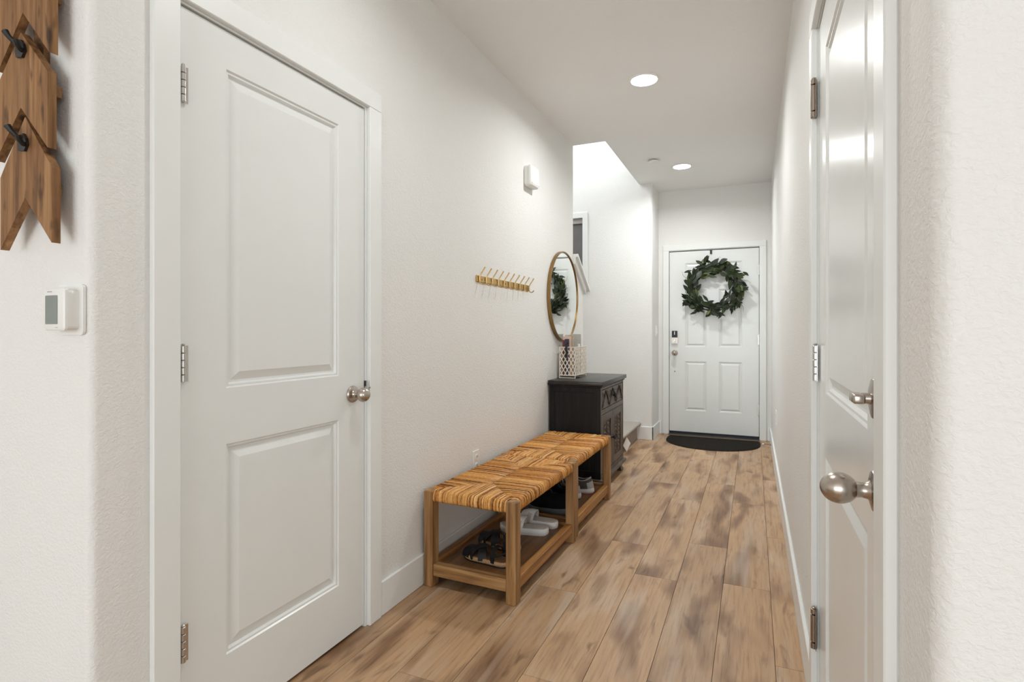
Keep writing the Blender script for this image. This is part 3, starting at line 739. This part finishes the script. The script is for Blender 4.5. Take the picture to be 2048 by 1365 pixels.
def sneaker(label, loc, rz, mats, high=0.0, L=0.285, W=0.10, group=None, cat='shoe', name='sneaker'):
    """toe along local +X; mats = upper, trim, midsole, outsole, lining"""
    t = thing(name, label, cat, loc, rz, group)
    up, tr, mid, out, lin = mats
    slab_sole(t, 'outsole', out, L, W, 0.0, 0.007, 0.002, 0.012, 0.001)
    def ring(ins, z, hz): return [(x, y, z + 0.012 * max(0, (x / L - 0.75) / 0.25) ** 2 + hz * max(0, (0.35 - x / L) / 0.35)) for x, y in outline(L, W, ins)]
    MB().loft([ring(0.003, 0.0075, 0), ring(0.0, 0.014, 0), ring(0.001, 0.024, 0.006), ring(0.005, 0.029, 0.010)], True, True, True).build('midsole', mid, t)
    base = outline(L, W, 0.005); n = len(base)
    cx, a, b = 0.285 * L, 0.20 * L, 0.30 * W
    op = []
    for x, y in base:
        u = x / L
        ang = math.atan2(y / (W / 2), (x - cx) / (0.5 * L))
        ox, oy = cx + a * math.cos(ang), b * math.sin(ang)
        v = (ox - (cx - a)) / (2 * a)
        oz = 0.106 + high - 0.040 * v * (1 - v) * 4 * 0.5 - 0.004 * v + (0.012 if v > 0.9 else 0)
        op.append((ox, oy, oz))
    def up_pt(i, s):
        x, y = base[i]; z = 0.028 + 0.012 * max(0, (x / L - 0.75) / 0.25) ** 2 + 0.010 * max(0, (0.35 - x / L) / 0.35)
        ox, oy, oz = op[i]
        fr = max(0.0, min(1.0, (x / L - 0.3) / 0.5))
        ph = s ** (1.0 + 0.35 * fr)
        pz = math.sin(s * PI / 2) ** (1.0 - 0.32 * fr) if s > 0 else 0
        pz = pz * (1 - 0.35 * fr) + s * 0.35 * fr
        return (x + (ox - x) * ph, y + (oy - y) * ph, z + (oz - z) * pz)
    S = [0, 0.12, 0.25, 0.4, 0.55, 0.7, 0.85, 1.0]
    MB().loft([[up_pt(i, s) for i in range(n)] for s in S]).build('upper', up, t)
    MB().tube([op[i] for i in range(n)], 0.0042, 6, True).build('collar', tr, t)
    MB().loft([[op[i] for i in range(n)], [(cx + (o[0] - cx) * 0.93, o[1] * 0.93, o[2] - 0.012) for o in op], [(cx + (o[0] - cx) * 0.9, o[1] * 0.9, 0.042) for o in op]], True, False, True).build('lining', lin, t)
    # heel counter, laces, side stripe
    hc = [i for i in range(n) if base[i][0] / L < 0.16]
    left = sorted([i for i in hc if i <= NS], reverse=True); right = sorted([i for i in hc if i > NS], reverse=True)
    order = left + right
    m = MB(); m.loft([[tuple(Vector(up_pt(i, s)) + Vector((base[i][0] - 0.2 * L, base[i][1], 0)).normalized() * 0.0022) for i in order] for s in (0.02, 0.2, 0.4, 0.5)], False); m.build('heel_counter', tr, t)
    for k, s in enumerate((0.55, 0.66, 0.77, 0.88)):
        i = NS - 4 + (0 if k < 2 else -1)
        p = Vector(up_pt(i, s)); q = Vector(up_pt((2 * NS - i) % n, s)); c = (p + q) / 2 + Vector((0, 0, 0.006))
        MB().tube([p, c, q], 0.0024, 5).build('lace', tr, t)
    for i in (NS - 8, 2 * NS - (NS - 8)):
        pts = [Vector(up_pt(i + (1 if i < NS else -1) * k, 0.10 + 0.22 * k)) * 1.0 for k in range(4)]
        MB().tube([(p.x, p.y * 1.03, p.z) for p in pts], 0.0030, 5).build('side_stripe', tr, t)
    return t
def band(m, A, B, hgt, width, th=0.003, n=12, base=0.02):
    """flat strap arching from A to B (points on the sole edge)"""
    A, B = Vector(A), Vector(B); along = (B - A).normalized(); wd = Vector((-along.y, along.x, 0)).normalized() * width / 2
    rings = []
    for i in range(n + 1):
        t = PI * i / n
        c = (A + B) / 2 - (B - A) / 2 * math.cos(t); c.z = base + hgt * math.sin(t) ** 0.7
        nrm = (along * -math.cos(t) * 0.9 + Vector((0, 0, 1)) * (0.25 + math.sin(t))).normalized()
        rings.append([c - wd, c + wd, c + wd + nrm * th, c - wd + nrm * th])
    return m.loft(rings, True, True, True)
def slide(label, loc, rz):
    t = thing('slide_sandal', label, 'sandal', loc, rz, 'white slides on the bench shelf')
    L, W = 0.270, 0.102
    slab_sole(t, 'sole', 'slidewhite', L, W, 0, 0.034, 0, 0.006, 0.004)
    slab_sole(t, 'footbed', 'slidebed', L, W, 0.0335, 0.036, 0.007, 0.006, 0.001)
    m = MB(); rings = []
    for side in (1,):
        us = [0.50 + 0.30 * i / 7 for i in range(8)]
        outer, inner = [], []
        for u in us:
            h = hw(u) * W / 2 + 0.002; k = 0.052 - 0.012 * (u - 0.50) / 0.30 + 0.006 * math.sin(PI * (u - 0.5) / 0.3)
            outer.append([(u * L - 0.012 * math.sin(PI * j / 14), -h * math.cos(PI * j / 14) + 0.005, 0.016 + (k + 0.016) * math.sin(PI * j / 14) ** 0.75) for j in range(15)])
            inner.append([(x, 0.005 + (y - 0.005) * 0.91, z - 0.005) for x, y, z in outer[-1]])
        m.loft(outer, False); m.loft(inner, False)
        m.loft([outer[0], inner[0]], False); m.loft([outer[-1], inner[-1]], False)
    m.build('strap', 'slidewhite', t)
    m = MB(); m.loft([[(us[1] * L - 0.012 * math.sin(PI * j / 14), (-(hw(us[1]) * W / 2 + 0.0035) * math.cos(PI * j / 14)) + 0.005, 0.0175 + (0.0655) * math.sin(PI * j / 14) ** 0.75) for j in range(15)],
                      [(us[3] * L - 0.012 * math.sin(PI * j / 14), (-(hw(us[3]) * W / 2 + 0.0035) * math.cos(PI * j / 14)) + 0.005, 0.0175 + (0.0665) * math.sin(PI * j / 14) ** 0.75) for j in range(15)]], False)
    m.build('strap_band', 'slidebed', t)
    return t
def sandal(label, loc, rz, flip=1):
    t = thing('strap_sandal', label, 'sandal', loc, rz, 'black sandals on the bench shelf')
    L, W = 0.262, 0.092
    slab_sole(t, 'outsole', 'black', L, W, 0, 0.006, 0, 0.004, 0.001)
    slab_sole(t, 'sole', 'cork', L, W, 0.006, 0.024, 0.0005, 0.004, 0.002)
    slab_sole(t, 'footbed', 'footbed', L, W, 0.0238, 0.0262, 0.006, 0.004, 0.001)
    e = 0.047
    f = flip
    m = MB(); band(m, (0.205, -e * f * 0.93, 0), (0.225, e * f * 0.86, 0), 0.034, 0.046, 0.004, 12, 0.014); m.build('toe_strap', 'blackleather', t)
    m = MB(); band(m, (0.190, -e * f, 0), (0.130, e * f * 0.92, 0), 0.048, 0.038, 0.004, 12, 0.014); m.build('cross_strap', 'blackleather', t)
    m = MB(); band(m, (0.125, -e * f * 0.92, 0), (0.190, e * f, 0), 0.052, 0.038, 0.004, 12, 0.014); m.build('cross_strap', 'blackleather', t)
    m = MB(); band(m, (0.060, -e * f * 0.85, 0), (0.075, e * f * 0.85, 0), 0.066, 0.024, 0.004, 12, 0.014); m.build('ankle_strap', 'blackleather', t)
    m = MB(); m.tube([(0.062, -0.040, 0.045), (0.03, -0.036, 0.06), (0.008, -0.015, 0.068), (0.006, 0.015, 0.068), (0.03, 0.036, 0.06), (0.065, 0.040, 0.045)], 0.0045, 6); m.build('heel_strap', 'blackleather', t)
    return t
# toes point at the wall (-X): rotate by pi
sandal('nearest black strappy sandal with cork sole on the bench shelf', (-1.015, 2.297, SZ), PI - math.radians(9))
sandal('black strappy sandal behind its mate on the near bench shelf', (-1.040, 2.470, SZ), PI - math.radians(14), -1)
slide('nearer white rubber slide on the near bench shelf', (-0.992, 2.748, SZ), PI - math.radians(-8))
slide('farther white rubber slide beside the middle bench legs', (-0.978, 2.857, SZ), PI - math.radians(2))
G = 'grey sneakers on the far bench'
sneaker('grey running sneaker with white sole half hidden behind the middle bench legs', (-1.010, 3.398, SZ), PI + math.radians(-14), ('greymesh', 'greytrim', 'whitefoam', 'greysole', 'darkfoam'), 0, group=G)
sneaker('grey running sneaker with white and red sole nearest the dark cabinet', (-0.965, 3.560, SZ), PI + math.radians(4), ('greymesh', 'greytrim', 'whitefoam', 'redrubber', 'darkfoam'), 0, group=G)
G = 'black shoes on the far bench'
sneaker('black shoe with dark grey sole just past the white slides', (-0.985, 3.100, SZ), PI + math.radians(-4), ('suede', 'suede', 'greysole', 'greysole', 'darkfoam'), 0.02, 0.275, group=G, name='black_shoe')
sneaker('black shoe between its mate and the grey sneakers', (-0.985, 3.235, SZ), PI + math.radians(-6), ('suede', 'suede', 'darkfoam', 'greysole', 'darkfoam'), 0.02, 0.275, group=G, name='black_shoe')

# ------------------------------------------------------------------ dark carved cabinet
cb = thing('carved_cabinet', 'dark stained wood cabinet with carved drawer and two carved doors', 'cabinet', (-1.392, 3.872, 0))
CW, CL, CH = 0.388, 0.752, 0.800     # depth (x), length (y), height
MB().box(-0.006, CW + 0.022, -0.024, CL + 0.026, CH - 0.032, CH, 0.005, 2).build('cabinet_top', 'cabx', cb)
MB().box(0.0, CW + 0.008, -0.010, CL + 0.010, CH - 0.046, CH - 0.032, 0.003).build('top_moulding', 'cabz', cb, False)
MB().box(0.0, CW - 0.012, 0.004, CL, 0.095, CH - 0.046).build('body', 'cabz', cb, False)
for x0, x1, z0, z1 in ((0, 0.036, 0.095, CH - 0.046), (CW - 0.046, CW, 0.095, CH - 0.046), (0.036, CW - 0.046, CH - 0.082, CH - 0.046), (0.036, CW - 0.046, 0.095, 0.15)):
    MB().box(x0, x1, -0.002, 0.0035, z0, z1, 0.001).build('side_frame', 'cabz', cb, False)
MB().box(-0.002, CW + 0.022, -0.022, CL + 0.024, 0.068, 0.096, 0.006, 2).build('base_moulding', 'cablit', cb)
def foot(sx, sy):
    m = MB(); pr = [(0.036, 0.0), (0.040, 0.006), (0.030, 0.030), (0.034, 0.052), (0.048, 0.0685)]
    m.loft([[((CW - 0.04 if sx else 0.04) + i * r, (CL - 0.03 if sy else 0.03) + j * r, z) for i, j in ((-1, -1), (1, -1), (1, 1), (-1, 1))] for r, z in pr], True, True, True)
    return m.build('foot', 'cablit', cb, False)
for sx in (0, 1):
    for sy in (0, 1): foot(sx, sy)
XF = CW
for y0, y1, z0, z1 in ((0, 0.030, 0.096, CH - 0.046), (CL - 0.030, CL, 0.096, CH - 0.046), (0.030, CL - 0.030, CH - 0.064, CH - 0.046), (0.030, CL - 0.030, 0.555, 0.590), (0.030, CL - 0.030, 0.096, 0.122)):
    MB().box(XF - 0.012, XF, y0, y1, z0, z1, 0.0015).build('face_frame', 'cablit', cb, False)
# drawer with carved zigzag
dr = MB().box(XF - 0.010, XF - 0.002, 0.034, CL - 0.034, 0.594, CH - 0.068, 0.0015).build('drawer', 'cablit', cb, False)
dz0, dz1 = 0.604, CH - 0.078
m = MB(); yy = 0.046; up = True; seg = (CL - 0.092) / 6
for i in range(6):
    a, b = yy + seg * i, yy + seg * (i + 1)
    za, zb_ = (dz0, dz1) if up else (dz1, dz0); up = not up
    m.tube([(XF - 0.001, a, za), (XF + 0.001, (a + b) / 2, (za + zb_) / 2), (XF - 0.001, b, zb_)], 0.0042, 6)
m.build('carved_zigzag', 'gapblack', dr)
rr = random.Random(5); m = MB()
def petal(m, c, ang, ln, wd, up_):
    c = Vector(c); d = Vector((0, math.cos(ang), math.sin(ang))); s_ = Vector((0, -math.sin(ang), math.cos(ang)))
    tip = [c - d * ln / 2, c + s_ * wd / 2, c + d * ln / 2, c - s_ * wd / 2]; ctr = c + Vector((up_, 0, 0))
    v = [m.bm.verts.new(p) for p in tip]; k = m.bm.verts.new(ctr)
    for i in range(4): m.bm.faces.new((v[i], v[(i + 1) % 4], k))
for i in range(6):
    cy = yy + seg * (i + 0.5)
    for sgn in (-1, 1):
        for j in range(5):
            q = (j + 0.6) / 5.4
            petal(m, (XF - 0.0015, cy + sgn * seg * 0.34 * (1 if (i % 2) == (sgn > 0) else -1) * q * 0.9, dz0 + 0.012 + (dz1 - dz0 - 0.024) * rr.random()), rr.uniform(0.4, 2.7), 0.034, 0.013, 0.006)
m.build('carved_leaves', 'carvelit', dr, False)
def pull(parent, y, z):
    k = empty('pull_knob'); k.parent = parent; k.location = (XF - 0.002, y, z)
    MB().lathe([(0.010, 0), (0.007, 0.008), (0.009, 0.014), (0.017, 0.020), (0.018, 0.026), (0.013, 0.033), (0.0, 0.036)], (0, 0, 0), (1, 0, 0), 16).build('knob_ball', 'black', k)
kk = MB(); kk.lathe([(0.012, 0), (0.008, 0.008), (0.010, 0.015), (0.021, 0.022), (0.022, 0.028), (0.016, 0.036), (0.0, 0.039)], (XF - 0.002, CL / 2, (dz0 + dz1) / 2 + 0.004), (1, 0, 0), 18); kk.build('drawer_knob', 'black', dr)
# doors
def carve(m, y0, y1, z0, z1):
    cy, r2 = (y0 + y1) / 2, random.Random(11)
    n = 9
    for i in range(n):
        z = z0 + (z1 - z0) * (i + 0.5) / n
        for sg in (-1, 1):
            w_ = (y1 - y0) / 2
            a = 0.6 + 0.35 * math.sin(i * 1.9)
            petal(m, (XF - 0.006, cy + sg * w_ * 0.32, z), (a if sg > 0 else PI - a), 0.046, 0.019, 0.0075)
            petal(m, (XF - 0.006, cy + sg * w_ * 0.68, z + 0.012), (-a if sg > 0 else PI + a), 0.040, 0.017, 0.0075)
            petal(m, (XF - 0.006, cy + sg * w_ * 0.50, z - 0.014), (1.4 if sg > 0 else PI - 1.4), 0.030, 0.012, 0.006)
        pts = [(XF - 0.004 + 0.001 * (k % 2), cy + 0.010 * math.sin(i + k * 1.2), z - 0.02 + 0.01 * k) for k in range(5)]
        m.tube(pts, 0.0032, 5)
for k, (y0, y1) in enumerate(((0.034, CL / 2 - 0.002), (CL / 2 + 0.002, CL - 0.034))):
    z0, z1 = 0.126, 0.551
    D_ = empty('cabinet_door'); D_.parent = cb
    st_ = 0.055
    MB().box(XF - 0.0115, XF - 0.0095, y0 + 0.01, y1 - 0.01, z0 + 0.01, z1 - 0.01).build('door_panel', 'cablit', D_, False)
    for a, b, c, d_ in ((y0, y0 + st_, z0, z1), (y1 - st_, y1, z0, z1), (y0 + st_, y1 - st_, z0, z0 + st_), (y0 + st_, y1 - st_, z1 - st_, z1)):
        MB().box(XF - 0.010, XF - 0.001, a, b, c, d_, 0.002).build('door_rail', 'cablit', D_, False)
    g = 0.003
    for a, b, c, d_ in ((y0 + st_, y0 + st_ + g, z0 + st_, z1 - st_), (y1 - st_ - g, y1 - st_, z0 + st_, z1 - st_), (y0 + st_, y1 - st_, z1 - st_ - g, z1 - st_)):
        MB().box(XF - 0.0095, XF - 0.0085, a, b, c, d_).build('door_groove', 'gapblack', D_, False)
    m = MB(); carve(m, y0 + st_ + 0.014, y1 - st_ - 0.014, z0 + st_ + 0.014, z1 - st_ - 0.014); m.build('carved_panel', 'carvelit', D_, False)
    kb = MB(); kb.lathe([(0.010, 0), (0.007, 0.008), (0.009, 0.014), (0.016, 0.020), (0.017, 0.026), (0.012, 0.033), (0.0, 0.036)], (XF - 0.002, y1 - 0.03 if k == 0 else y0 + 0.03 + 0.055 * 0, 0.345), (1, 0, 0), 16); kb.build('door_knob', 'black', D_)

# white card by the stair
t = MB(); c_ = Vector((0.34, 0.94, 0)); t.obox((0, 0, 0), c_ + Vector((0, 0, 1)), Vector((0.94, -0.34, 0)), -c_ + Vector((0, 0, 1)), 0.049, 0.001, 0.049)
o = t.build('paper_card', 'paper', None, False); o.location = (-1.117, 5.30, 0.0705)
tag(o, 'white square card tilted on its corner against the stair riser', 'card')

# letter basket on the cabinet
bk = thing('lattice_basket', 'ivory metal lattice letter basket standing on the dark cabinet', 'basket', (-1.378, 4.060, CH))
KW, KL, KH, K0 = 0.126, 0.300, 0.240, 0.022
m = MB(); r = 0.0032
for x, y in ((0, 0), (KW, 0), (0, KL), (KW, KL)): m.tube([(x, y, 0.0), (x, y, KH)], r, 6)
for z in (K0, KH):
    m.tube([(0, 0, z), (KW, 0, z)], r, 6); m.tube([(0, KL, z), (KW, KL, z)], r, 6); m.tube([(0, 0, z), (0, KL, z)], r, 6); m.tube([(KW, 0, z), (KW, KL, z)], r, 6)
m.tube([(0, 0, r), (KW, 0, r)], r, 6); m.tube([(0, KL, r), (KW, KL, r)], r, 6)
m.build('wire_frame', 'ivorymetal', bk)
def lattice(f, wd, name):
    m = MB(); z0, z1 = K0, KH; hgt = z1 - z0; slope = 1.75; stepu = 0.0305
    for sg in (1, -1):
        k = -int(hgt / slope / stepu) - 2
        while k * stepu < wd + hgt / slope:
            u0 = k * stepu + 0.008; k += 1
            a, b = (0.0, hgt)
            # u = u0 + sg*z/slope (sg=-1 mirrored)
            us = lambda z: (u0 + z / slope) if sg > 0 else (wd - u0 - z / slope)
            lo, hi = 0.0, hgt
            zz = [i * hgt / 60 for i in range(61)]
            ins = [z for z in zz if 0 <= us(z) <= wd]
            if len(ins) < 3: continue
            lo, hi = ins[0], ins[-1]
            p, q = f(us(lo), z0 + lo), f(us(hi), z0 + hi)
            p, q = Vector(p), Vector(q); d = (q - p).normalized()
            nrm = (Vector(f(1, 0)) - Vector(f(0, 0))).cross(Vector((0, 0, 1))).normalized()
            m.obox((p + q) / 2 + nrm * 0.0006 * sg, d, nrm, d.cross(nrm), (q - p).length / 2, 0.0008, 0.0036)
    return m.build(name, 'ivorymetal', bk, False)
lattice(lambda u, z: (u, 0, z), KW, 'lattice_panel'); lattice(lambda u, z: (u, KL, z), KW, 'lattice_panel')
lattice(lambda u, z: (0, u, z), KL, 'lattice_panel'); lattice(lambda u, z: (KW, u, z), KL, 'lattice_panel')
MB().box(0.002, KW - 0.002, 0.002, KL - 0.002, K0 - 0.001, K0 + 0.002).build('basket_floor', 'ivorymetal', bk, False)
def card(name, label, mat, x, y, z, w_, th, h_, cat, ry=0.0):
    o = MB().box(-w_ / 2, w_ / 2, -th / 2, th / 2, 0, h_).build(name, mat, None, False)
    o.location = (-1.378 + x, 4.060 + y, CH + K0 + 0.003 + z); o.rotation_euler = (0, ry, 0); return tag(o, label, cat)
card('greeting_card', 'pink edged tan card standing tallest in the letter basket', 'pinkcard', 0.052, 0.030, 0, 0.068, 0.004, 0.298, 'card')
card('photo_print', 'tan printed card behind the pink card in the basket', 'tancard', 0.062, 0.055, 0, 0.070, 0.003, 0.310, 'card')
card('grey_envelope', 'tall grey envelope at the back of the letter basket', 'greycard', 0.070, 0.200, 0, 0.085, 0.006, 0.315, 'envelope')
card('wide_envelope', 'short grey envelope leaning in the middle of the basket', 'greycard', 0.074, 0.110, 0, 0.080, 0.010, 0.262, 'envelope')
card('passport', 'burgundy booklet standing behind the navy card', 'burgundy', 0.040, 0.021, 0, 0.045, 0.004, 0.270, 'booklet')
card('navy_card', 'navy edged white card at the front of the basket', 'navy', 0.056, 0.0125, 0, 0.034, 0.003, 0.278, 'card')
card('white_letter', 'white letter edge just above the basket rim', 'paper', 0.088, 0.150, 0, 0.060, 0.012, 0.238, 'letter')
m = MB(); m.tube([(0, 0.010, 0.036), (0, 0.000, 0.042), (0, -0.012, 0.036), (0.001, -0.014, 0.0), (0.003, -0.012, -0.04), (0.004, -0.011, -0.075)], [0.006, 0.006, 0.006, 0.009, 0.009, 0.006], 8)
o = m.build('black_strap', 'black', None); o.location = (-1.318, 4.058, CH + KH + 0.004 - 0.012); tag(o, 'black strap hanging over the front rim of the basket', 'strap')

# ------------------------------------------------------------------ wreath and its hanger
wr = thing('leaf_wreath', 'green leaf wreath hanging on the white front door', 'wreath', (-0.402, YF - 0.062, 1.632))
RW = 0.232
for k in range(4):
    rr = random.Random(20 + k)
    pts = [((RW + 0.018 * math.cos(3 * a + k * 1.7)) * math.cos(a), 0.016 * math.sin(4 * a + k), (RW + 0.018 * math.cos(3 * a + k * 1.7)) * math.sin(a)) for a in [2 * PI * i / 48 for i in range(48)]]
    MB().tube(pts, 0.006, 6, True).build('twig_ring', 'twig', wr)
def leaf_mesh(mat, wd, bend, fold):
    m = MB(); rows_ = []
    for t_, w_ in ((0, 0.04), (0.18, 0.55), (0.4, 0.95), (0.62, 0.9), (0.82, 0.5), (1, 0.02)):
        z = -bend * t_ * t_
        rows_.append([(-wd * w_ / 2, t_, z + fold * w_), (0, t_, z), (wd * w_ / 2, t_, z + fold * w_)])
    m.loft(rows_, False); return m.mesh('leaf', M[mat], True, 60)
LM = [leaf_mesh(mt, w_, b_, 0.05) for mt, w_, b_ in (('leafdark', 0.42, 0.15), ('leafdark', 0.30, 0.3), ('leafmid', 0.48, 0.12), ('leafmid', 0.36, -0.2), ('leafblue', 0.34, 0.25), ('leaflight', 0.6, 0.1), ('leafblue', 0.55, 0.15))]
rw = random.Random(42)
for i in range(295):
    a = 2 * PI * i / 295 + rw.uniform(-0.05, 0.05)
    rad = RW + rw.gauss(0, 0.032); depth = rw.uniform(-0.050, 0.020)
    er = Vector((math.cos(a), 0, math.sin(a))); et = Vector((-math.sin(a), 0, math.cos(a))); ey = Vector((0, -1, 0))
    sgn = -1 if rw.random() < 0.8 else 1
    rp = rw.gauss(0.35 if rad > RW else -0.15, 0.45)
    rp = max(-0.5, min(0.95, rp))
    dirv = (et * sgn * rw.uniform(0.5, 1.0) + er * rp + ey * rw.uniform(-0.25, 0.55)).normalized()
    nrm = (ey + er * rw.uniform(-0.7, 0.7) + et * rw.uniform(-0.5, 0.5)); nrm = (nrm - dirv * nrm.dot(dirv)).normalized()
    sd = dirv.cross(nrm)
    ln = rw.uniform(0.068, 0.118); 
    if rp > 0.55: ln *= 0.9
    me = rw.choices(LM, (5, 4, 4, 3, 3, 1.4, 1.5))[0]
    mtx = Matrix((sd * ln, dirv * ln, nrm * ln)).transposed().to_4x4()
    mtx.translation = er * rad + ey * (-depth)
    inst('leaf', me, wr, mtx)
for a, l in ((0.25, 0.13), (0.45, 0.12), (-0.55, 0.16), (1.45, 0.09), (2.75, 0.12), (-0.05, 0.10)):
    p = Vector((math.cos(a), 0, math.sin(a))) * (RW + 0.02); q = Vector((-math.sin(a), 0, math.cos(a)))
    e_ = Vector((math.cos(a), 0, math.sin(a)))
    MB().tube([p, p + e_ * l * 0.4 + Vector((0, -0.02, 0)), p + e_ * l * 0.75 - q * l * 0.15 + Vector((0, -0.03, 0)), p + e_ * l * 0.95 - q * l * 0.45 + Vector((0, -0.03, 0))], [0.003, 0.0026, 0.002, 0.001], 5).build('tendril', 'twigtan' if a > 0 else 'twig', wr)
t = thing('wreath_hanger', 'black over door strip holding the leaf wreath', 'hanger', (-0.425, YF, 0))
MB().box(-0.011, 0.011, -0.0035, -0.0015, 2.008, 2.0535).build('clip', 'black', t, False)
MB().tube([(0, -0.0015, 2.01), (0, -0.0015, 1.865)], 0.001, 5).build('line', 'paper', t)

# ------------------------------------------------------------------ doormat, spring door stop
mp = []
for i in range(33):
    a = PI + PI * i / 32
    mp.append((-0.396 + 0.462 * math.cos(a) * (1 if abs(math.cos(a)) < 1 else 1), 6.10 + 0.435 * math.sin(a)))
mp = [(-0.850, 6.29), (-0.858, 6.20)] + mp[0:] + [(0.066, 6.20), (0.058, 6.29)]
t = thing('door_mat', 'black half round doormat in front of the front door', 'doormat', (0, 0, 0))
def matring(k, z): return [(-0.396 + (x + 0.396) * k, 6.06 + (y - 6.06) * k, z) for x, y in mp]
MB().loft([matring(1, 0.0006), matring(1, 0.006), matring(0.985, 0.008)], True, True, True).build('mat_border', 'matedge', t, False)
MB().loft([matring(0.955, 0.0075), matring(0.950, 0.0105)], True, False, True).build('mat_pile', 'mat', t, False)
t = thing('spring_door_stop', 'small spring door stop on the right baseboard by the doormat', 'door stop', (XR - BT, 5.93, 0.055))
MB().lathe([(0.012, 0), (0.011, 0.006), (0.005, 0.008)], (0, 0, 0), (-1, 0, 0), 14).build('base', 'bronze', t)
MB().tube([(-0.006 - 0.058 * i / 90, 0.0052 * math.cos(i * PI / 5), 0.0052 * math.sin(i * PI / 5)) for i in range(91)], 0.0013, 5).build('spring', 'bronze', t)
MB().lathe([(0.006, 0), (0.0075, 0.002), (0.0075, 0.012), (0.005, 0.014)], (-0.064, 0, 0), (-1, 0, 0), 14).build('rubber_tip', 'plastic', t)
